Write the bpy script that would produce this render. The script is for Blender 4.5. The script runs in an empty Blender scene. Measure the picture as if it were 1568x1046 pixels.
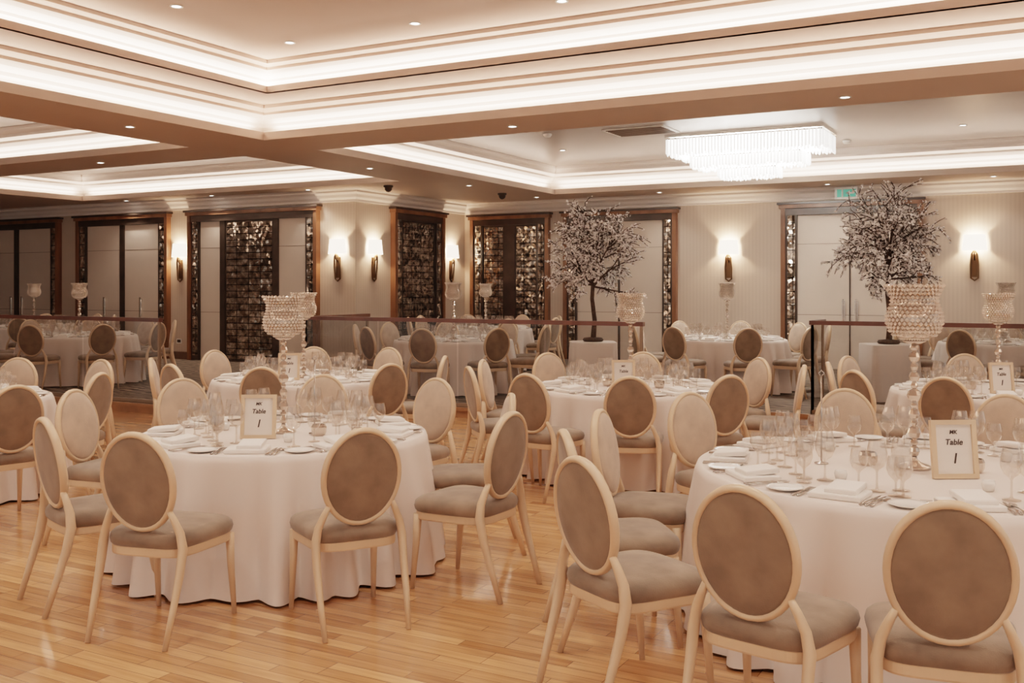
import bpy, math, random
from mathutils import Vector, Matrix
random.seed(7)
S,C=0.4787,0.8780
YAW=math.atan2(S,C)
sc=bpy.context.scene
def W(x,d): return (C*x-S*d, S*x+C*d)

# ---------------------------------------------------------------- materials
def new_mat(name):
    m=bpy.data.materials.new(name); m.use_nodes=True
    return m,m.node_tree.nodes,m.node_tree.links
def mat(name,col,rough=.6,metal=0.,var=.0,vscale=8.,bump=0.,bscale=60.,sheen=0.,emit=0.,ecol=None,coat=0.,stretch=None,spec=None):
    m,n,l=new_mat(name); b=n['Principled BSDF']
    b.inputs['Base Color'].default_value=(*col,1); b.inputs['Roughness'].default_value=rough
    b.inputs['Metallic'].default_value=metal
    if spec is not None: b.inputs['Specular IOR Level'].default_value=spec
    if sheen: b.inputs['Sheen Weight'].default_value=sheen
    if coat: b.inputs['Coat Weight'].default_value=coat
    if emit:
        b.inputs['Emission Color'].default_value=(*(ecol or col),1); b.inputs['Emission Strength'].default_value=emit
    if var or bump:
        tc=n.new('ShaderNodeTexCoord'); mp=n.new('ShaderNodeMapping'); l.new(tc.outputs['Object'],mp.inputs[0])
        if stretch: mp.inputs['Scale'].default_value=stretch
    if var:
        nz=n.new('ShaderNodeTexNoise'); nz.inputs['Scale'].default_value=vscale; nz.inputs['Detail'].default_value=3
        l.new(mp.outputs[0],nz.inputs['Vector'])
        r=n.new('ShaderNodeValToRGB'); r.color_ramp.elements[0].position=.35; r.color_ramp.elements[1].position=.65
        r.color_ramp.elements[0].color=(*[c*(1-var) for c in col],1); r.color_ramp.elements[1].color=(*[min(1,c*(1+var)) for c in col],1)
        l.new(nz.outputs[0],r.inputs[0]); l.new(r.outputs[0],b.inputs['Base Color'])
    if bump:
        nb=n.new('ShaderNodeTexNoise'); nb.inputs['Scale'].default_value=bscale
        l.new(mp.outputs[0],nb.inputs['Vector'])
        bp=n.new('ShaderNodeBump'); bp.inputs['Strength'].default_value=bump; bp.inputs['Distance'].default_value=.01
        l.new(nb.outputs[0],bp.inputs['Height']); l.new(bp.outputs[0],b.inputs['Normal'])
    return m
def glass_mat(name,tint,base,edge,rough=.03):
    m,n,l=new_mat(name); n.remove(n['Principled BSDF']); out=n['Material Output']
    t=n.new('ShaderNodeBsdfTransparent'); t.inputs[0].default_value=(*tint,1)
    g=n.new('ShaderNodeBsdfGlossy'); g.inputs['Roughness'].default_value=rough; g.inputs[0].default_value=(1,.97,.94,1)
    lw=n.new('ShaderNodeLayerWeight'); lw.inputs[0].default_value=.5
    p=n.new('ShaderNodeMath'); p.operation='POWER'; p.inputs[1].default_value=2.5; l.new(lw.outputs['Facing'],p.inputs[0])
    a=n.new('ShaderNodeMath'); a.operation='MULTIPLY_ADD'; a.inputs[1].default_value=edge; a.inputs[2].default_value=base; l.new(p.outputs[0],a.inputs[0])
    mx=n.new('ShaderNodeMixShader'); l.new(a.outputs[0],mx.inputs[0]); l.new(t.outputs[0],mx.inputs[1]); l.new(g.outputs[0],mx.inputs[2]); l.new(mx.outputs[0],out.inputs[0])
    return m

M_frame=mat('champagne_paint',(.70,.52,.37),.36,.12,var=.05,vscale=5)
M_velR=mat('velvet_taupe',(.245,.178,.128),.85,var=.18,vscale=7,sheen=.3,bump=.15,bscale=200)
M_velF=mat('velvet_front_lit',(.54,.42,.335),.85,var=.12,vscale=7,sheen=.3,bump=.15,bscale=200)  # front pads: brighter lighting put into the velvet's colour
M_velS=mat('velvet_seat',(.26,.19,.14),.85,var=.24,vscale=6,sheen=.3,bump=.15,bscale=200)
M_cloth=mat('white_linen',(.80,.71,.66),.85,bump=.05,bscale=300,sheen=.1)
M_nap=mat('napkin_linen',(.90,.85,.81),.8,bump=.1,bscale=200)
M_silver=mat('silverware',(.50,.46,.43),.2,1.)
M_china=mat('white_china',(.88,.84,.80),.2)
M_glass=glass_mat('clear_glass',(.90,.88,.86),.12,1.0)
M_bal=glass_mat('balustrade_glass',(.76,.75,.73),.03,.30,.0)
M_wine=M_glass
M_crown=mat('crown_plaster',(.88,.79,.73),.7)
M_soff=mat('soffit_paint',(.60,.475,.40),.6,var=.02,vscale=1)
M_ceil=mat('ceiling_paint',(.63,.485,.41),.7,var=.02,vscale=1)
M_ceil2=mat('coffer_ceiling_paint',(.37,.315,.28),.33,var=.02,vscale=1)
M_bronze=mat('aged_bronze',(.16,.10,.06),.35,.8)
M_post=mat('bronze_post',(.30,.22,.16),.35,.6)
M_dark=mat('dark_wood',(.055,.037,.028),.3,var=.2,vscale=4,coat=.2)
M_brown=mat('walnut_trim',(.215,.10,.052),.35,var=.25,vscale=5,coat=.2,stretch=(1,1,.2))
M_rail=mat('mahogany_rail',(.13,.05,.034),.3,var=.2,vscale=5,coat=.3)
M_cream=mat('cream_panel',(.66,.56,.48),.5,var=.02,vscale=2)
M_seam=mat('panel_seam',(.20,.15,.12),.6)
M_base=mat('baseboard_paint',(.16,.10,.07),.5,var=.1)
M_white=mat('white_enamel',(.85,.82,.78),.4)
M_card=mat('card_paper',(.80,.74,.69),.7)
M_ink=mat('ink',(.06,.04,.035),.7)
M_shade=mat('lamp_shade',(.95,.85,.72),.8,emit=3.0,ecol=(1,.78,.58))
M_led=mat('downlight_lens',(1,.95,.9),.4,emit=14,ecol=(1,.93,.85))
M_crys=mat('chandelier_crystal',(.95,.93,.9),.08,emit=1.5,ecol=(1,.92,.84),bump=.3,bscale=40)
M_crysin=mat('chandelier_lamps',(1,1,1),.5,emit=13,ecol=(1,.92,.84))
M_chrome=mat('chrome',(.8,.78,.75),.15,1.)
M_bead=mat('crystal_beads',(.78,.67,.58),.12,.35,coat=.7)
M_stem=mat('crystal_stem',(.68,.59,.52),.1,.75,coat=.4)
M_bark=mat('bark',(.085,.055,.042),.85,var=.3,vscale=30)
M_blos=mat('blossom',(.94,.88,.85),.7,var=.05,vscale=30)
M_green=mat('exit_green',(.10,.42,.32),.5,emit=.2,ecol=(.1,.55,.4))
M_step=mat('step_nosing_wood',(.36,.19,.10),.4,var=.15,vscale=5)

def tile_mat(name,c1,c2,bw,rh,vs,bump,dk):
    m,n,l=new_mat(name); b=n['Principled BSDF']
    tc=n.new('ShaderNodeTexCoord'); sp=n.new('ShaderNodeSeparateXYZ'); l.new(tc.outputs['Object'],sp.inputs[0])
    ad=n.new('ShaderNodeMath'); ad.operation='ADD'; l.new(sp.outputs[0],ad.inputs[0]); l.new(sp.outputs[1],ad.inputs[1])
    cb=n.new('ShaderNodeCombineXYZ'); l.new(ad.outputs[0],cb.inputs[0]); l.new(sp.outputs[2],cb.inputs[1])
    br=n.new('ShaderNodeTexBrick'); br.inputs['Scale'].default_value=1; br.inputs['Brick Width'].default_value=bw; br.inputs['Row Height'].default_value=rh
    br.inputs['Mortar Size'].default_value=.008; br.offset=0
    br.inputs['Color1'].default_value=(*c1,1); br.inputs['Color2'].default_value=(*c2,1); br.inputs['Mortar'].default_value=(.03,.02,.015,1)
    l.new(cb.outputs[0],br.inputs['Vector'])
    v=n.new('ShaderNodeTexVoronoi'); v.inputs['Scale'].default_value=vs; l.new(cb.outputs[0],v.inputs['Vector'])
    nz=n.new('ShaderNodeTexNoise'); nz.inputs['Scale'].default_value=6; nz.inputs['Detail'].default_value=5; l.new(cb.outputs[0],nz.inputs['Vector'])
    rr=n.new('ShaderNodeValToRGB'); rr.color_ramp.elements[0].color=(dk,dk*.88,dk*.78,1); rr.color_ramp.elements[1].color=(1,1,1,1); rr.color_ramp.elements[0].position=.42; rr.color_ramp.elements[1].position=.6
    l.new(nz.outputs[0],rr.inputs[0])
    mx=n.new('ShaderNodeMixRGB'); mx.blend_type='MULTIPLY'; mx.inputs[0].default_value=.9; l.new(br.outputs[0],mx.inputs[1]); l.new(rr.outputs[0],mx.inputs[2]); l.new(mx.outputs[0],b.inputs['Base Color'])
    b.inputs['Metallic'].default_value=.85; b.inputs['Roughness'].default_value=.1
    g=n.new('ShaderNodeNewGeometry'); vm=n.new('ShaderNodeVectorMath'); vm.operation='MULTIPLY_ADD'
    sb=n.new('ShaderNodeVectorMath'); sb.operation='SUBTRACT'; sb.inputs[1].default_value=(.5,.5,.5); l.new(v.outputs['Color'],sb.inputs[0])
    l.new(sb.outputs[0],vm.inputs[0]); vm.inputs[1].default_value=(bump,bump,bump); l.new(g.outputs['Normal'],vm.inputs[2])
    nn=n.new('ShaderNodeVectorMath'); nn.operation='NORMALIZE'; l.new(vm.outputs[0],nn.inputs[0]); l.new(nn.outputs[0],b.inputs['Normal'])
    return m
M_mir=tile_mat('antique_mirror_tile',(.72,.65,.58),(.36,.31,.27),.32,.13,20,.22,.32)
M_mir2=tile_mat('crushed_mirror_strip',(.90,.82,.74),(.50,.44,.38),.14,.26,18,.55,.35)

def floor_mat():
    m,n,l=new_mat('strip_parquet'); b=n['Principled BSDF']
    tc=n.new('ShaderNodeTexCoord'); br=n.new('ShaderNodeTexBrick'); l.new(tc.outputs['Object'],br.inputs['Vector'])
    br.offset=.37; br.offset_frequency=3; br.inputs['Scale'].default_value=1
    br.inputs['Brick Width'].default_value=.55; br.inputs['Row Height'].default_value=.072; br.inputs['Mortar Size'].default_value=.0016
    br.inputs['Mortar Smooth'].default_value=.3
    br.inputs['Color1'].default_value=(.80,.47,.25,1); br.inputs['Color2'].default_value=(.46,.23,.11,1); br.inputs['Mortar'].default_value=(.20,.085,.04,1)
    mp=n.new('ShaderNodeMapping'); mp.inputs['Scale'].default_value=(2.5,40,1); l.new(tc.outputs['Object'],mp.inputs[0])
    nz=n.new('ShaderNodeTexNoise'); nz.inputs['Scale'].default_value=1; nz.inputs['Detail'].default_value=5; l.new(mp.outputs[0],nz.inputs['Vector'])
    rr=n.new('ShaderNodeValToRGB'); rr.color_ramp.elements[0].position=.3; rr.color_ramp.elements[1].position=.7
    rr.color_ramp.elements[0].color=(.74,.70,.66,1); rr.color_ramp.elements[1].color=(1.08,1.06,1.04,1); l.new(nz.outputs[0],rr.inputs[0])
    mx=n.new('ShaderNodeMixRGB'); mx.blend_type='MULTIPLY'; mx.inputs[0].default_value=1; l.new(br.outputs[0],mx.inputs[1]); l.new(rr.outputs[0],mx.inputs[2])
    l.new(mx.outputs[0],b.inputs['Base Color']); b.inputs['Roughness'].default_value=.22; b.inputs['Coat Weight'].default_value=.5; b.inputs['Coat Roughness'].default_value=.08
    bp=n.new('ShaderNodeBump'); bp.inputs['Strength'].default_value=.12; bp.inputs['Distance'].default_value=.003; l.new(br.outputs['Fac'],bp.inputs['Height']); bp.invert=True
    l.new(bp.outputs[0],b.inputs['Normal']); return m
M_floor=floor_mat()
def carpet_mat():
    m,n,l=new_mat('patterned_carpet'); b=n['Principled BSDF']
    tc=n.new('ShaderNodeTexCoord'); wv=n.new('ShaderNodeTexWave'); wv.inputs['Scale'].default_value=2.2; wv.inputs['Distortion'].default_value=9; wv.inputs['Detail'].default_value=3
    wv.inputs['Detail Scale'].default_value=.8; wv.bands_direction='Y'; l.new(tc.outputs['Object'],wv.inputs['Vector'])
    rr=n.new('ShaderNodeValToRGB'); e=rr.color_ramp.elements; e[0].position=.3; e[0].color=(.06,.048,.042,1); e[1].position=.8; e[1].color=(.33,.26,.20,1)
    l.new(wv.outputs[0],rr.inputs[0]); l.new(rr.outputs[0],b.inputs['Base Color']); b.inputs['Roughness'].default_value=.95; return m
M_carpet=carpet_mat()
def wall_mat():
    m,n,l=new_mat('striped_wallpaper'); b=n['Principled BSDF']
    tc=n.new('ShaderNodeTexCoord'); sp=n.new('ShaderNodeSeparateXYZ'); l.new(tc.outputs['Object'],sp.inputs[0])
    ad=n.new('ShaderNodeMath'); ad.operation='ADD'; l.new(sp.outputs[0],ad.inputs[0]); l.new(sp.outputs[1],ad.inputs[1])
    mu=n.new('ShaderNodeMath'); mu.operation='MULTIPLY'; mu.inputs[1].default_value=90; l.new(ad.outputs[0],mu.inputs[0])
    si=n.new('ShaderNodeMath'); si.operation='SINE'; l.new(mu.outputs[0],si.inputs[0])
    rr=n.new('ShaderNodeMapRange'); rr.inputs[1].default_value=-1; l.new(si.outputs[0],rr.inputs[0])
    mx=n.new('ShaderNodeMixRGB'); mx.inputs[1].default_value=(.55,.45,.375,1); mx.inputs[2].default_value=(.59,.485,.405,1); l.new(rr.outputs[0],mx.inputs[0])
    l.new(mx.outputs[0],b.inputs['Base Color']); b.inputs['Roughness'].default_value=.6; return m
M_wall=wall_mat()

# ---------------------------------------------------------------- mesh builder
class MB:
    def __init__(s): s.v=[];s.f=[];s.mi=[];s.sm=[];s.mats=[]
    def idx(s,m):
        if m not in s.mats: s.mats.append(m)
        return s.mats.index(m)
    def add(s,vs,fs,m,smooth=False,X=None):
        o=len(s.v); k=s.idx(m)
        for p in vs:
            p=Vector(p)
            if X is not None: p=X@p
            s.v.append(tuple(p))
        for f in fs: s.f.append(tuple(i+o for i in f)); s.mi.append(k); s.sm.append(smooth)
    def box(s,a,b,m,X=None):
        x0,y0,z0=a;x1,y1,z1=b
        s.add([(x0,y0,z0),(x1,y0,z0),(x1,y1,z0),(x0,y1,z0),(x0,y0,z1),(x1,y0,z1),(x1,y1,z1),(x0,y1,z1)],
              [(0,3,2,1),(4,5,6,7),(0,1,5,4),(1,2,6,5),(2,3,7,6),(3,0,4,7)],m,False,X)
    def rings(s,rs,m,smooth=True,cap0=False,cap1=False,X=None,closed=False):
        n=len(rs[0]); vs=[p for r in rs for p in r]; fs=[]
        K=len(rs)
        for i in range(K if closed else K-1):
            j=(i+1)%K
            for k in range(n):
                k2=(k+1)%n; fs.append((i*n+k,i*n+k2,j*n+k2,j*n+k))
        if cap0: fs.append(tuple(range(n-1,-1,-1)))
        if cap1: fs.append(tuple((K-1)*n+k for k in range(n)))
        s.add(vs,fs,m,smooth,X)
    def lathe(s,prof,seg,m,X=None,smooth=True):
        s.rings([[(max(r,.0004)*math.cos(2*math.pi*k/seg),max(r,.0004)*math.sin(2*math.pi*k/seg),z) for k in range(seg)] for r,z in prof],m,smooth,False,False,X)
    def tube(s,pts,rad,seg,m,X=None,closed=False,ref=Vector((0,1,0)),asp=1.,cap=True):
        pts=[Vector(p) for p in pts]; n=len(pts); rs=[]
        for i,p in enumerate(pts):
            if closed: t=pts[(i+1)%n]-pts[i-1]
            else: t=pts[min(i+1,n-1)]-pts[max(i-1,0)]
            t.normalize()
            u=ref-ref.dot(t)*t
            if u.length<1e-3: u=Vector((1,0,0))-t.x*t
            u.normalize(); w=t.cross(u); r=rad[i] if isinstance(rad,(list,tuple)) else rad
            rs.append([tuple(p+u*r*asp*math.cos(2*math.pi*k/seg)+w*r*math.sin(2*math.pi*k/seg)) for k in range(seg)])
        s.rings(rs,m,True,cap and not closed,cap and not closed,X,closed)
    def mesh(s,name):
        me=bpy.data.meshes.new(name); me.from_pydata(s.v,[],s.f)
        for m in s.mats: me.materials.append(m)
        me.polygons.foreach_set('material_index',s.mi); me.polygons.foreach_set('use_smooth',s.sm); me.update(); return me
    def obj(s,name,loc=(0,0,0),rz=0,parent=None): return place(s.mesh(name),name,loc,rz,parent)
def place(me,name,loc=(0,0,0),rz=0,parent=None,scale=1):
    o=bpy.data.objects.new(name,me); sc.collection.objects.link(o); o.location=loc; o.rotation_euler=(0,0,rz); o.scale=(scale,)*3
    if parent: o.parent=parent
    return o
def empty(name,loc=(0,0,0),rz=0):
    o=bpy.data.objects.new(name,None); sc.collection.objects.link(o); o.location=loc; o.rotation_euler=(0,0,rz); o.empty_display_size=.1; return o
def T(x,y,z,rz=0,s=1): return Matrix.Translation((x,y,z))@Matrix.Rotation(rz,4,'Z')@Matrix.Scale(s,4)
def area(name,loc,rot,sx,sy,en,col=(1,.81,.67),parent=None):
    L=bpy.data.lights.new(name,'AREA'); L.shape='RECTANGLE'; L.size=sx; L.size_y=sy; L.energy=en; L.color=col
    o=bpy.data.objects.new(name,L); sc.collection.objects.link(o); o.location=loc; o.rotation_euler=rot
    if parent: o.parent=parent
    return o

# ---------------------------------------------------------------- shell
ZS=3.5; PZ=.12
XL,XR,YB=-26.,6.,-4.
Y1,Y2,XC=15.16,19.15,-11.65
m=MB(); m.box((XL,YB,-.1),(XR,Y2,0),M_floor); m.obj('floor')
poly=[(XL,9.05),(-10.15,9.05),(-10.15,10.7),(-4.14,10.7),(-4.14,12.1),(XR,12.1),(XR,Y2),(XC,Y2),(XC,Y1),(XL,Y1)]
m=MB(); n=len(poly)
m.add([(x,y,PZ) for x,y in poly],[tuple(range(n))],M_carpet)
m.add([(x,y,.001) for x,y in poly]+[(x,y,PZ) for x,y in poly],[(i,i+1,n+i+1,n+i) for i in range(5)],M_step)
for (a,b) in zip(poly[:5],poly[1:6]):
    x0,x1=sorted((a[0],b[0])); y0,y1=sorted((a[1],b[1]))
    m.box((x0-.02,y0-.02,PZ-.035),(x1+.02,y1+.04,PZ+.006),M_step)
m.obj('floor_platform')
m=MB(); m.box((XC,Y2,0),(XR,Y2+.2,4.4),M_wall); m.obj('wall_back')
m=MB(); m.box((XL,Y1,0),(XC,Y1+.2,4.4),M_wall); m.obj('wall_left_back')
m=MB(); m.box((XC-.2,Y1+.2,0),(XC,Y2+.2,4.4),M_wall); m.obj('wall_return')
m=MB(); m.box((XL-.2,YB,0),(XL,Y1+.2,4.4),M_wall); m.obj('wall_left')
def sweep(prof,name,mt):
    m=MB(); pts=lambda e:[(XL,Y1-e),(XC+e,Y1-e),(XC+e,Y2-e),(XR,Y2-e)]
    vs=[];fs=[]
    for e,z in prof: vs+=[(x,y,z) for x,y in pts(e)]
    for i in range(len(prof)-1):
        for k in range(3): fs.append((i*4+k,i*4+k+1,i*4+k+5,i*4+k+4))
    m.add(vs,fs,mt); return m.obj(name)
sweep([(0,3.27),(.03,3.27),(.03,3.31),(.07,3.35),(.09,3.40),(.14,3.44),(.14,3.47),(.18,3.5)],'trim_1',M_crown)
sweep([(0,PZ+.16),(.02,PZ+.15),(.02,PZ)],'baseboard_back',M_base)
m=MB()
def sq(x0,y0,x1,y1): m.add([(x0,y0,ZS),(x0,y1,ZS),(x1,y1,ZS),(x1,y0,ZS)],[(0,1,2,3)],M_soff)
sq(XL,YB,-18.4,Y1); sq(-18.4,9.56,-10.1,10.6); sq(-18.4,14.4,-10.1,Y1); sq(-10.1,YB,-8.79,Y1); sq(XC,Y1,-8.79,Y2)
sq(-8.79,9.56,XR,10.6); sq(-8.79,17.9,XR,Y2); sq(4.5,YB,XR,9.56); sq(4.5,10.6,XR,17.9)
sq(-18.4,YB,-10.1,YB+.6); sq(-8.79,YB,4.5,YB+.6)
m.obj('ceiling')
tier=[(0,3.5),(0,3.60),(-.03,3.605),(-.20,3.605),(-.20,3.66),(-.15,3.69),(-.15,3.73),(-.09,3.78),(-.06,3.83),(-.06,3.86),(.02,3.90),(.02,3.94)]
def tray(name,x0,y0,x1,y1,prof,ztop,mtop,soffits=()):
    m=MB()
    rr=[[(x0+e,y0+e,z),(x1-e,y0+e,z),(x1-e,y1-e,z),(x0+e,y1-e,z)] for e,z in prof]
    for i in range(len(rr)-1):
        m.rings([rr[i],rr[i+1]],M_ceil if i in soffits else (M_soff if i==0 else M_crown),False)
    m.add(rr[-1],[(0,1,2,3)],mtop)
    return m.obj(name)
def coves(par,x0,y0,x1,y1,e,z,pw):
    lx,ly=x1-x0,y1-y0
    for cx,cy,L,r in (((x0+x1)/2,y1-e,lx,0),((x0+x1)/2,y0+e,lx,0),(x0+e,(y0+y1)/2,ly,math.pi/2),(x1-e,(y0+y1)/2,ly,math.pi/2)):
        area('cove_led',(cx,cy,z),(math.pi,0,r),L-.1,.05,pw*L,parent=par)
CP=3.9
t2=[(.60,3.945),(.60,3.93),(.60,4.02),(.57,4.025),(.42,4.025),(.42,4.07),(.47,4.10),(.47,4.13),(.53,4.18),(.56,4.22),(.56,4.25),(.63,4.28),(.63,4.32)]
dp=tier+t2
D=(-8.79,YB+.6,4.5,9.56)
o=tray('ceiling_tray',*D,dp,4.32,M_ceil,soffits=(8,9,10,11,12,13,21,22,23)); coves(o,*D,-.10,3.612,CP); coves(o,*D,.50,4.032,CP)
cp=tier+[(.06,4.0),(.06,4.05)]
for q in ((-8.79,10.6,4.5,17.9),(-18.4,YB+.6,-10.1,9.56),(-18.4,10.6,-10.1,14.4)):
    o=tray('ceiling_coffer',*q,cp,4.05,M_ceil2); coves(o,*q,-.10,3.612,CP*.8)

dm=MB(); dm.lathe([(.062,0),(.062,-.008),(.045,-.008),(.043,.0)],20,M_white); dm.lathe([(.043,-.003),(.0,-.003)],20,M_led); dme=dm.mesh('downlight')
def downlight(x,y,z,en,size=2.0):
    o=place(dme,'recessed_downlight',(x,y,z-.001))
    L=bpy.data.lights.new('spot','SPOT'); L.energy=en; L.spot_size=size; L.spot_blend=.8; L.shadow_soft_size=.05; L.color=(1,.87,.75)
    l=bpy.data.objects.new('lamp',L); sc.collection.objects.link(l); l.parent=o; l.location=(0,0,-.03)
for i,x in enumerate((-7.35,-5.7,-4.05,-2.4,-.75,.9,2.55)):
    downlight(x,8.4,4.32,60)
    downlight(x,3.6 if i%2 else 5.2,4.32,68)
for x,y in ((-7.35,6.8),(-6.5,1.9),(-3.5,1.9),(-.5,1.5),(2.5,1.9)): downlight(x,y,4.32,65)
for x,y in ((-9.4,8.),(-9.4,4.5),(-9.4,12.6),(-9.4,15.6),(-9.4,18.3),(-12.5,14.8),(-15.,14.8),(-17.5,14.8),(-6.8,18.5),(-3.6,18.5),(-.9,18.5),(-12.5,10.1),(-16,10.1),(-5.5,10.1),(-1.8,10.1)): downlight(x,y,ZS,24)
for x,y in ((-7.6,12.5),(-7.6,15.8),(-1.,12.5),(-1.2,16.2),(-12.5,12.5),(-16,12.5),(-13,6),(-16,6)): downlight(x,y,4.05,30)

# ---------------------------------------------------------------- doors / mirrored openings on walls
def opening(name,x,y,rz,w,panels,h=3.2,handles=()):
    m=MB(); Z=PZ
    for x0 in (0,w-.08): m.box((x0,-.12,Z),(x0+.08,0,h),M_brown)
    for x0 in (.08,w-.30): m.box((x0,-.08,Z),(x0+.22,0,h-.1),M_dark); m.box((x0+.04,-.086,Z+.1),(x0+.18,-.08,h-.18),M_mir2)
    m.box((-.03,-.15,h-.07),(w+.03,0,h),M_brown); m.box((-.06,-.18,h),(w+.06,0,h+.04),M_dark); m.box((.08,-.1,h-.2),(w-.08,0,h-.07),M_dark)
    a,b=.30,w-.30; L=b-a
    for f0,f1,k in panels:
        p,q=a+L*f0,a+L*f1
        if k=='c':
            m.box((p,-.03,Z),(q,0,h-.2),M_cream)
            m.box((p,-.034,Z+1.0),(q,-.03,Z+1.008),M_seam); m.box((p,-.034,h-.75),(q,-.03,h-.742),M_seam)
        elif k=='m': m.box((p+.03,-.045,Z+.06),(q-.03,0,h-.24),M_mir); m.box((p,-.04,Z),(q,0,h-.2),M_dark)
        else: m.box((p,-.06,Z),(q,0,h-.2),M_dark)
    for f in handles:
        hx=a+L*f
        m.box((hx-.012,-.075,Z+.85),(hx+.012,-.05,Z+1.3),M_silver); m.box((hx-.03,-.05,Z+.88),(hx+.03,-.03,Z+1.27),M_chrome)
    o=m.obj(name,(x,y,0),rz); return o
dbl=[(0,.47,'c'),(.47,.53,'d'),(.53,1,'c')]
opening('door_1',-23.2,Y1,0,3.13,dbl,handles=(.42,.58))
opening('door_2',-19.45,Y1,0,2.9,dbl,handles=(.25,.75))
opening('door_3',-15.95,Y1,0,3.45,[(0,.2,'c'),(.2,.25,'d'),(.25,.70,'m'),(.70,.75,'d'),(.75,1,'c')])
opening('mirrored_panel',XC,16.3,math.pi/2,1.85,[(0,1,'m')])
opening('mirrored_doorway',-11.45,Y2,0,1.95,[(0,.40,'m'),(.40,.60,'d'),(.60,1,'m')])
opening('door_4',-9.15,Y2,0,2.5,[(0,.49,'c'),(.49,.51,'d'),(.51,1,'c')])
opening('door_5',-4.57,Y2,0,2.5,[(0,.495,'c'),(.495,.505,'d'),(.505,1,'c')],handles=(.44,.56))

def sconce(x,y,rz,z=2.42):
    e=empty('wall_sconce',(x,y,z),rz)
    m=MB(); K=20; rs=[]
    for s_,zz in ((.165,.14),(.195,-.14)):
        rs.append([(s_*1.05*math.cos(math.pi*k/K),-.02-s_*.8*math.sin(math.pi*k/K),zz) for k in range(K+1)])
    vs=rs[0]+rs[1]; fs=[(k,k+1,K+2+k,K+1+k) for k in range(K)]
    m.add(vs,fs,M_shade,True); m.obj('shade',parent=e)
    m=MB(); m.tube([(.055,-.03,-.62),(.06,-.05,-.4),(.045,-.07,-.2),(0,-.08,-.12),(-.045,-.07,-.2),(-.06,-.05,-.4),(-.055,-.03,-.62),(0,-.03,-.66)],.017,8,M_bronze,closed=True)
    m.box((-.05,-.02,-.6),(.05,0,-.2),M_bronze); m.tube([(0,-.01,-.3),(0,-.08,-.24),(0,-.08,-.08)],.014,8,M_bronze); m.obj('bracket',parent=e)
    L=bpy.data.lights.new('bulb','POINT'); L.energy=26; L.color=(1,.73,.50); L.shadow_soft_size=.04
    l=bpy.data.objects.new('bulb',L); sc.collection.objects.link(l); l.parent=e; l.location=(0,-.10,.0)
for q in ((-16.25,Y1,0),(-12.05,Y1,0),(XC,15.72,math.pi/2),(XC,18.55,math.pi/2),(-5.6,Y2,0),(-1.23,Y2,0),(1.8,Y2,0)): sconce(*q)

m=MB(); m.box((-.20,-.05,-.11),(.20,0,.11),M_white); m.box((-.05,-.054,-.07),(.17,-.05,.07),M_green)
m.box((-.16,-.054,-.07),(-.08,-.05,.07),M_green); m.add([(.0,-.058,0),(.07,-.058,.05),(.07,-.058,-.05)],[(0,1,2)],M_white); m.box((.07,-.058,-.015),(.14,-.054,.015),M_white); m.obj('exit_sign',(-3.35,Y2-.2,3.36))
m=MB()
for i in range(8): m.box((-.45,-.3+i*.085,-.02),(.45,-.26+i*.085,0),M_seam)
m.box((-.5,-.36,-.012),(.5,.38,-.002),M_white); m.obj('ceiling_vent',(-5.6,14.4,4.05))
m=MB(); m.lathe([(.09,0),(.09,-.03),(.07,-.04),(.065,-.08),(.04,-.11),(0,-.125)],20,M_dark); dome=m.mesh('dome')
for x,y in ((-10.7,14.9),(-9.6,17.2)): place(dome,'dome_camera',(x,y,ZS-.001))
m=MB(); m.lathe([(.07,0),(.07,-.02),(.05,-.05),(0,-.055)],20,M_white); sm=m.mesh('smoke')
for x,y,z in ((-7.0,14,4.05),(-3,17,4.05),(-14,12,4.05)): place(sm,'smoke_detector',(x,y,z-.001))
m=MB(); m.box((-.07,-.012,-.05),(.07,0,.05),M_white); m.box((-.05,-.014,-.03),(.05,-.012,.03),M_dark); m.obj('wall_socket',(-16.3,Y1,.5))

def balus(segs,z0=PZ,h=1.12):
    m=MB()
    for (x0,y0,x1,y1) in segs:
        L=math.hypot(x1-x0,y1-y0); a=math.atan2(y1-y0,x1-x0); X=T(x0,y0,0,a)
        m.box((-.03,-.035,z0+h-.05),(L+.03,.035,z0+h),M_rail,X)
        m.box((0,-.02,z0),(L,.02,z0+.05),M_post,X)
        n=max(1,round(L/1.4)); w=L/n
        for i in range(n):
            xa,xb=i*w+.012,(i+1)*w-.012
            m.add([(xa,0,z0+.04),(xb,0,z0+.04),(xb,0,z0+h-.05),(xa,0,z0+h-.05)],[(0,1,2,3)],M_bal,False,X)
        for i in (0,n): m.box((i*w-.015,-.015,z0),(i*w+.015,.015,z0+h-.05),M_post,X)
    return m.obj('glass_balustrade')
balus([(-9.15,10.78,-4.18,10.78),(-9.15,10.78,-9.15,12.2)])
balus([(-22,9.15,-10.2,9.15)])
balus([(-2.55,12.2,5.5,12.2),(-2.55,12.2,-2.55,12.8)])

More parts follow.
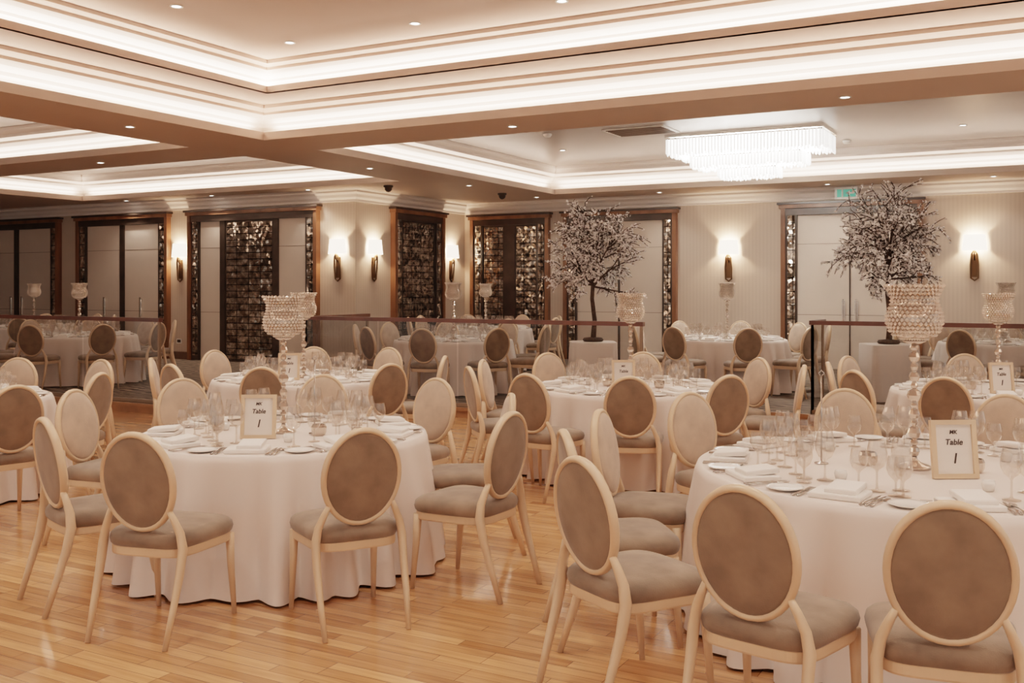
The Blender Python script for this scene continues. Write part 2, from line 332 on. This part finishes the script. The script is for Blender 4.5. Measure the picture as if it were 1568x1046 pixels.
# ---------------------------------------------------------------- chair
def chair_mesh():
    m=MB(); tilt=math.radians(9)
    O=Matrix.Translation((0,-.245,.735))@Matrix.Rotation(tilt,4,'X')
    K=40; a,b=.186,.228
    m.tube([(a*math.cos(2*math.pi*k/K),0,b*math.sin(2*math.pi*k/K)) for k in range(K)],.0145,10,M_frame,O,True,asp=1.45)
    def lens(ys,mt,sg):
        rs=[[(a*s_*math.cos(2*math.pi*k/K),sg*y,b*s_*math.sin(2*math.pi*k/K)) for k in range(K)] for s_,y in ys]
        m.rings(rs,mt,True,False,True,O)
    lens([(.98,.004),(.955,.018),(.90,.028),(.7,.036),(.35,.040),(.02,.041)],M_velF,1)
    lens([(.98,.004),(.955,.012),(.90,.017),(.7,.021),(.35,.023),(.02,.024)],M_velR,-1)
    for s_ in (-1,1):
        m.tube([(s_*.205,-.335,0),(s_*.212,-.285,.16),(s_*.216,-.235,.32),(s_*.216,-.212,.43),(s_*.203,-.213,.50),(s_*.178,-.222,.56),(s_*.157,-.232,.605)],
               [.0115,.015,.019,.021,.0185,.0155,.012],10,M_frame,asp=1.25)
        m.tube([(s_*.213,.19,.41),(s_*.214,.20,.25),(s_*.22,.222,.0)],[.0225,.018,.0115],10,M_frame,asp=1.1)
    def outl(sx,z,inset=0):
        r=[]
        for k in range(48):
            t=2*math.pi*k/48; c,s=math.cos(t),math.sin(t)
            y=abs(s)**(.42)*(1 if s>=0 else -1)*.232*sx; x=abs(c)**(.42)*(1 if c>=0 else -1)*(.232+.022*(y/.23))*sx
            if y>0: y+= .012*(1-(x/.25)**2)
            r.append((x,y-.0,z))
        return r
    m.rings([outl(.9,.38),outl(.965,.383),outl(.975,.39),outl(.975,.422),outl(.95,.427)],M_frame,False,True,False)
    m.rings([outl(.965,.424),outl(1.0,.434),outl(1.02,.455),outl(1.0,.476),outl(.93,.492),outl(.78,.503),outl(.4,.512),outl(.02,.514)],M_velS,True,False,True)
    return m.mesh('dining_chair')
CH=chair_mesh()
def chair(x,d,tx=None,td=None,face=None,z=0,jit=4,world=False):
    wx,wy=(x,d) if world else W(x,d)
    if face is not None:
        v=W(math.sin(math.radians(face)),math.cos(math.radians(face)))
    else:
        ax,ay=(tx,td) if world else W(tx,td); v=(ax-wx,ay-wy)
    rz=math.atan2(-v[0],v[1])+math.radians(random.uniform(-jit,jit))
    place(CH,'dining_chair',(wx,wy,z),rz)

# ---------------------------------------------------------------- tables
def table_mesh(R,seed):
    rnd=random.Random(seed); m=MB(); K=320
    ph=[rnd.uniform(0,6.28) for _ in range(5)]
    def fold(t):
        c=math.cos(11*t+ph[0]+1.4*math.sin(2*t+ph[3])+.6*math.sin(5*t+ph[4])); d=math.cos(19*t+ph[1]+1.2*math.sin(3*t))
        return .5*(2*abs(c)**1.4-1)+.3*d+.28*math.cos(7*t+ph[2])
    rs=[]
    for s_ in (.02,.5,.9,.985): rs.append([(R*s_*math.cos(2*math.pi*k/K),R*s_*math.sin(2*math.pi*k/K),.75) for k in range(K)])
    NZ=22
    for i in range(NZ+1):
        u=i/NZ; z=.744-u*.734 if i else .747
        r=[]
        for k in range(K):
            t=2*math.pi*k/K; f=fold(t)
            amp=.09*min(1,u*1.5)**1.0
            rr=R+ (.004 if i==0 else .008+.095*u)+amp*f
            z2=z+ (0.005*(1-f)*u if i==NZ else 0)
            r.append((rr*math.cos(t),rr*math.sin(t),z2))
        rs.append(r)
    rs[3+1]=[(R*math.cos(2*math.pi*k/K),R*math.sin(2*math.pi*k/K),.745) for k in range(K)]
    m.rings(rs,M_cloth,True,True,False)
    m.lathe([(.30,.0),(.30,.03),(.05,.06),(.05,.70),(.4,.72),(.4,.735)],20,M_dark)
    return m.mesh('banquet_table')
gprof=[(0,.001),(.038,.001),(.037,.004),(.008,.009),(.005,.02),(.0045,.085),(.010,.095),(.032,.112),(.044,.145),(.044,.17),(.038,.20),(.033,.225)]
gprof2=[(0,.001),(.034,.001),(.033,.004),(.008,.008),(.005,.016),(.0045,.06),(.010,.07),(.030,.088),(.039,.115),(.037,.14),(.031,.172)]
def settings(R,n,seed):
    rnd=random.Random(seed); G=MB();N=MB();K=MB();P=MB()
    for i in range(n):
        A=Matrix.Rotation(2*math.pi*(i+.5)/n,4,'Z')
        def X(r,t,rz=0): return A@T(r,t,.752,rz)
        gl=((R-.37,.09,gprof),(R-.45,.16,gprof),(R-.31,.17,gprof2),(R-.40,-.02,gprof2))
        if i==0: gl=((R-.33,.20,gprof),(R-.31,-.21,gprof2))
        for (r,t,p) in gl:
            G.lathe(p,18,M_wine,X(r+rnd.uniform(-.012,.012),t+rnd.uniform(-.012,.012)))
        nx=X(R-.16,0,rnd.uniform(-.15,.15)); rs=[]
        for z,s_ in ((.0,.97),(.007,1),(.018,1),(.023,.96)): rs.append([(sx*.09*s_,sy*.11*s_,z) for sx,sy in ((-1,-1),(1,-1),(1,1),(-1,1))])
        N.rings(rs,M_nap,False,True,True,nx)
        N.rings([[(x*.9-.012,y*.6+.02,z+.020+ (.012 if x<0 else 0)) for x,y,z in r] for r in rs],M_nap,False,True,True,nx)
        P.lathe([(0,.004),(.045,.004),(.07,.010),(.082,.014),(.081,.011),(.05,.001),(0,.0)],24,M_china,X(R-.14,-.24))
        for t,l in ((-.135,'f'),(-.16,'f'),(.135,'k'),(.158,'k'),(.18,'s')):
            x0=R-.24; 
            K.tube([A@Vector((x0+.20,t,.756)),A@Vector((x0+.12,t,.758)),A@Vector((x0+.07,t,.757))],[.007,.0045,.0035],6,M_silver,ref=Vector((0,0,1)),asp=.5)
            if l=='f':
                for q in (-.009,-.003,.003,.009): K.tube([A@Vector((x0+.05,t+q,.757)),A@Vector((x0,t+q,.759))],.0018,4,M_silver,ref=Vector((0,0,1)))
                K.tube([A@Vector((x0+.075,t,.757)),A@Vector((x0+.045,t,.757))],[.003,.011],8,M_silver,ref=Vector((0,0,1)),asp=.25)
            elif l=='k': K.tube([A@Vector((x0+.075,t,.757)),A@Vector((x0+.04,t,.757)),A@Vector((x0-.02,t,.757))],[.004,.010,.003],8,M_silver,ref=Vector((0,0,1)),asp=.2)
            else: K.tube([A@Vector((x0+.06,t,.757)),A@Vector((x0+.045,t,.757)),A@Vector((x0+.02,t,.757)),A@Vector((x0,t,.757))],[.004,.014,.016,.004],8,M_silver,ref=Vector((0,0,1)),asp=.25)
        if i%3==1:
            P.lathe([(0,.0),(.022,.0),(.03,.03),(.026,.045),(.024,.045),(.02,.01)],14,M_china,X(R-.5,-.14))
    return G.mesh('wine_glasses'),N.mesh('napkins'),K.mesh('cutlery'),P.mesh('side_plates')
tm={.87:[table_mesh(.87,1),table_mesh(.87,5)],1.05:[table_mesh(1.05,3)]}
NS={.87:9,1.05:11}
stg={R:settings(R,NS[R],2) for R in NS}

def holder():
    m=MB()
    m.lathe([(0,0),(.075,0),(.078,.008),(.06,.016),(.03,.026),(.014,.04),(.012,.05)],28,M_stem)
    z=.05
    for r,h in ((.024,.05),(.018,.03),(.030,.06),(.016,.03),(.024,.05),(.015,.03),(.032,.06),(.016,.03),(.024,.05),(.018,.04),(.026,.05),(.02,.035)):
        m.lathe([(.008,z),(r*.75,z+h*.15),(r,z+h*.5),(r*.75,z+h*.85),(.008,z+h)],10,M_stem,smooth=False); z+=h
    m.lathe([(.03,z),(.05,z+.01),(.05,z+.015),(.02,z+.02)],24,M_stem); z+=.02
    prof=[(.045,0),(.085,.012),(.108,.04),(.119,.075),(.118,.11),(.108,.14),(.099,.165),(.099,.19),(.108,.215),(.124,.245)]
    m.lathe([(0,z+.0)]+[(r-.008,z+h) for r,h in prof],32,M_stem)
    rows=15
    def at(h):
        for (r0,h0),(r1,h1) in zip(prof,prof[1:]):
            if h0<=h<=h1: return r0+(r1-r0)*(h-h0)/(h1-h0)
        return prof[-1][0]
    for i in range(rows):
        h=.004+.24*i/(rows-1); r=at(h); n=32
        for k in range(n):
            t=2*math.pi*(k+.5*(i%2))/n; q=.0098*(.6+.4*r/.12)
            c=Vector((r*math.cos(t),r*math.sin(t),z+h))
            u=Vector((math.cos(t),math.sin(t),0)); w=Vector((-math.sin(t),math.cos(t),0)); zz=Vector((0,0,1))
            m.add([c+u*q,c+w*q*1.1,c+zz*q,c-w*q*1.1,c-zz*q],[(0,1,2),(0,2,3),(0,3,4),(0,4,1)],M_bead,False)
    m.lathe([(0,z+.01),(.03,z+.01),(.03,z+.12),(.0,z+.125)],16,M_white)
    return m.mesh('crystal_candle_holder')
HD=holder()
m=MB(); m.lathe([(0,0),(.035,0),(.035,.004),(.005,.01),(.004,.05)],20,M_silver); m.tube([(0,0,.01),(0,0,.44)],.0042,8,M_silver)
m.tube([(0,0,.44),(-.014,0,.455),(0,0,.47),(.014,0,.455),(0,0,.44)],.0035,6,M_silver); STD=m.mesh('stand')
m=MB(); m.lathe([(0,0),(.035,0),(.045,.02),(.047,.05),(.04,.065),(.036,.065),(.038,.03),(0,.012)],12,M_stem,smooth=False); m.lathe([(0,.012),(.02,.012),(.02,.045),(0,.046)],12,M_white); VOT=m.mesh('votive')

def sign(x,y,z,rz,s=1,txt=True):
    e=empty('table_number_frame',(x,y,z),rz); e.scale=(s,s,s); e.rotation_euler=(math.radians(-8),0,rz)
    w,h=.108,.135
    m=MB()
    for a,b in (((-w,-.012,0),(w,.012,.022)),((-w,-.012,2*h-.022),(w,.012,2*h)),((-w,-.012,.022),(-w+.022,.012,2*h-.022)),((w-.022,-.012,.022),(w,.012,2*h-.022))): m.box(a,b,M_frame)
    m.box((-w+.01,0,.01),(w-.01,.008,2*h-.01),M_card); m.obj('frame',parent=e)
    m=MB(); m.box((-.03,.01,.0),(.03,.014,.18),M_frame,Matrix.Rotation(math.radians(-14),4,'X')); m.obj('easel_back',parent=e)
    if txt:
        for t,zz,sz in (('MK',.205,.026),('Table',.155,.038),('1',.07,.068)):
            cu=bpy.data.curves.new('card_text','FONT'); cu.body=t; cu.size=sz; cu.align_x='CENTER'; cu.extrude=.0003; cu.offset=.0006; cu.materials.append(M_ink); cu.shear=.2
            o=bpy.data.objects.new('card_text',cu); sc.collection.objects.link(o); o.parent=e; o.location=(0,-.002,zz); o.rotation_euler=(math.pi/2,0,0)

def table(x,d,R=.87,z=0,hs=1.,world=False,sg=True,var=0,rot=None,stand=False):
    wx,wy=(x,d) if world else W(x,d)
    place(tm[R][var],'banquet_table',(wx,wy,z),0 if rot is None else rot)
    sx,sy=(.08,-.28) if R>1 else (-.09,-.26)
    # gap in the glasses in front of the framed card, towards the dance floor
    px,py=wx+W(sx,sy)[0],wy+W(sx,sy)[1]
    rz=math.atan2(-py*.6-wy*.0,-px*.6) if not sg else math.atan2(-(py),-(px))-math.pi/NS[R]
    q=W(sx,sy); g=math.atan2(-py,-px); bx,by=q[0]+math.cos(g)*(R-.6),q[1]+math.sin(g)*(R-.6)
    if sg: rz=math.atan2(by,bx)-math.pi/NS[R]
    for me in stg[R]: place(me,me.name,(wx,wy,z),rz)
    place(HD,'crystal_candle_holder',(wx,wy,z+.752),random.random(),scale=hs)
    if sg:
        p=W(sx,sy); sign(wx+p[0],wy+p[1],z+.752,YAW+.05,1 if R>1 else .95)
        for q in ((.24,-.12),(-.2,.08)):
            p=W(*q); place(VOT,'crystal_votive',(wx+p[0],wy+p[1],z+.752))
    if stand: 
        p=W(*stand); place(STD,'place_card_stand',(wx+p[0],wy+p[1],z+.752),YAW)
T1=(-1.40,6.1);T2=(1.98,4.9);T3=(1.06,8.9);T4=(-2.05,9.8);T5=(4.2,8.6);T6=(-4.65,8.0)
table(*T1,stand=(.2,-.05)); table(*T2,R=1.05,hs=1.08,stand=(-.42,.12)); table(*T3,var=1); table(*T4,rot=1); table(*T5,rot=2); table(*T6,var=1,rot=1)
for (x,d) in ((-1.67,4.86),(-.83,4.98),(-.24,5.5),(-.28,6.25),(-.72,7.12),(-1.45,7.35),(-2.25,7.1),(-2.6,6.45),(-2.2,5.3)): chair(x,d,*T1)
for (x,d) in ((.95,3.58),(1.46,3.38),(.50,4.08),(.52,4.72),(.74,5.36),(1.28,6.12),(2.15,6.3),(2.92,6.0),(3.3,5.0),(2.6,3.75)): chair(x,d,*T2,jit=3)
for (x,d) in ((.93,7.75),(1.55,7.85),(.28,7.95),(-.1,8.5),(0.0,9.15),(.5,9.95),(1.3,10.05),(2.1,9.35),(2.25,8.65)): chair(x,d,*T3)
for (x,d) in ((-.93,9.75),(-1.25,8.95),(-2.1,8.65),(-2.8,8.9),(-3.15,9.5),(-2.95,10.45),(-2.2,10.95),(-1.5,10.85)): chair(x,d,*T4)
for (x,d) in ((3.4,7.65),(3.02,8.15),(3.1,8.85),(3.45,9.5),(4.3,7.45),(4.5,9.75)): chair(x,d,*T5)
for (x,d) in ((-3.6,7.0),(-3.5,7.85),(-3.95,9.0),(-4.7,9.2),(-4.5,6.85)): chair(x,d,*T6)
for (x,y,off,n,v) in ((-7.8,12.5,.1,9,0),(-4.3,14.6,.3,9,1),(-.6,15.5,.2,9,0),(-13.8,10.75,.25,9,1),(-17.5,12.6,.0,8,0),(-9.4,16.2,.0,8,0)):
    table(x,y,z=PZ,world=True,sg=False,var=v,rot=off)
    for i in range(n):
        a=off+2*math.pi*i/n
        chair(x+1.19*math.cos(a),y+1.19*math.sin(a),x,y,z=PZ,world=True)

# ---------------------------------------------------------------- blossom trees
def tree(x,d,seed,TH,Rc,H):
    wx,wy=W(x,d); e=empty('blossom_tree',(wx,wy,PZ+.76),0)
    rnd=random.Random(seed); B=MB(); F=MB()
    B.tube([(0,0,0),(.02,.01,TH*.35),(-.015,.0,TH*.7),(0,0,TH)],[.042,.034,.03,.028],8,M_bark)
    B.lathe([(0,0),(.13,0),(.15,.02),(.13,.05),(.03,.06)],20,M_bark)
    def br(p,dr,L,r,lv):
        pts=[p]; dd=dr.copy()
        for i in range(3):
            dd=(dd+Vector((rnd.gauss(0,.15),rnd.gauss(0,.15),rnd.gauss(0,.13)-(.12 if lv>=3 else 0.)))).normalized()
            pts.append(pts[-1]+dd*L/3)
        B.tube(pts,[max(r,.0062),max(r*.8,.0058),max(r*.6,.005),.004],4 if lv>1 else 6,M_bark,cap=False)
        if lv>=2:
            for _ in range(8 if lv>=3 else 4):
                i=rnd.randrange(3); q=pts[i].lerp(pts[i+1],rnd.random())+Vector((rnd.gauss(0,.012),rnd.gauss(0,.012),rnd.gauss(0,.012)))
                a=Vector((rnd.gauss(0,1),rnd.gauss(0,1),rnd.gauss(0,1))).normalized(); b=a.orthogonal().normalized(); c=a.cross(b); s_=rnd.uniform(.012,.022)
                vs=[q+a*s_*.3]+[q+(b*math.cos(t*1.2566)+c*math.sin(t*1.2566))*s_ for t in range(5)]
                F.add(vs,[(0,1,2),(0,2,3),(0,3,4),(0,4,5),(0,5,1)],M_blos)
        if lv<4:
            nk=(6,5,4,2)[lv]
            for i in range(nk):
                f=rnd.uniform(.3,1.0); k=min(2,int(f*3)); q=pts[k].lerp(pts[k+1],f*3-k)
                nd=(dd*1.0+Vector((rnd.gauss(0,.55),rnd.gauss(0,.55),rnd.gauss(0,.5)))).normalized()
                br(q,nd,L*(rnd.uniform(.60,.75) if lv>1 else rnd.uniform(.45,.6)),r*.58,lv+1)
    NB=15
    for i in range(NB):
        a=2*math.pi*i*.618; el=-.12+1.6*(i/(NB-1))
        dr=Vector((math.cos(a)*math.cos(el)*Rc,math.sin(a)*math.cos(el)*Rc,math.sin(el)*H))
        L=max(dr.length,.5)
        br(Vector((0,0,TH-.08+.02*(i%5))),(dr.normalized()+Vector((0,0,.12))).normalized(),L*.58,.017,1)
    B.obj('trunk_and_branches',parent=e); F.obj('blossoms',parent=e)
    m=MB(); rs=[]
    for z,s_ in ((.755,.97),(.75,1),(.4,1.03),(.01,1.07)):
        r=[]
        for k in range(64):
            t=2*math.pi*k/64; c,s=math.cos(t),math.sin(t); w=.32*s_+(.012*math.sin(9*t) if z<.7 else 0)
            r.append((abs(c)**.3*(1 if c>=0 else -1)*w,abs(s)**.3*(1 if s>=0 else -1)*w,z))
        rs.append(r)
    m.rings(rs,M_cloth,True,True,False); m.obj('draped_pedestal',(wx,wy,PZ),YAW)
tree(1.14,14.0,3,.85,.80,1.3); tree(5.07,13.4,8,.95,.82,1.4)

# ---------------------------------------------------------------- chandelier
e=empty('crystal_chandelier',(-4.2,15.5,4.05))
m=MB(); m.box((-1.22,-.52,-.05),(1.22,.52,0),M_chrome)
for w,dd,z in ((1.2,.5,-.06),(.85,.36,-.34),(.45,.22,-.54)):
    for a,b in (((-w,-dd,z-.02),(w,-dd+.03,z)),((-w,dd-.03,z-.02),(w,dd,z)),((-w,-dd,z-.02),(-w+.03,dd,z)),((w-.03,-dd,z-.02),(w,dd,z))): m.box(a,b,M_chrome)
m.obj('chrome_frame',parent=e)
m=MB(); 
for w,dd,z0,z1 in ((1.2,.5,-.07,-.33),(.85,.36,-.34,-.53),(.45,.22,-.54,-.70)):
    for off in (0,.09):
        W_,D_=w-off,dd-off; per=[]
        n1=int(2*W_/.05); n2=int(2*D_/.05)
        for i in range(n1): per+= [(-W_+2*W_*(i+.5)/n1,-D_),(-W_+2*W_*(i+.5)/n1,D_)]
        for i in range(n2): per+= [(-W_,-D_+2*D_*(i+.5)/n2),(W_,-D_+2*D_*(i+.5)/n2)]
        for (x,y) in per:
            l=z1+ random.uniform(-.02,.02)-off*.2
            m.lathe([(.004,z0),(.016,z0-.01),(.016,l+.02),(.0,l)],4,M_crys,T(x,y,0,random.random()),smooth=False)
m.obj('crystal_rods',parent=e)
m=MB()
for w,dd,z0,z1 in ((1.02,.34,-.05,-.30),(.68,.22,-.3,-.50),(.3,.1,-.5,-.64)): m.box((-w,-dd,z1),(w,dd,z0),M_crysin)
m.obj('lamp_core',parent=e)

# ---------------------------------------------------------------- world, camera, colour
w=bpy.data.worlds.new('World'); sc.world=w; w.use_nodes=True
w.node_tree.nodes['Background'].inputs[0].default_value=(1,.88,.79,1); w.node_tree.nodes['Background'].inputs[1].default_value=.5  # warm ambient fill added, entering by the open rear and right side
cam=bpy.data.cameras.new('Camera'); cam.lens=35; cam.sensor_width=36; cam.shift_y=-.053; cam.clip_end=100
co=bpy.data.objects.new('Camera',cam); sc.collection.objects.link(co); co.location=(0,0,1.64); co.rotation_euler=(math.pi/2,0,YAW); sc.camera=co
sc.view_settings.view_transform='Filmic'; sc.view_settings.look='Medium High Contrast'; sc.view_settings.exposure=.5
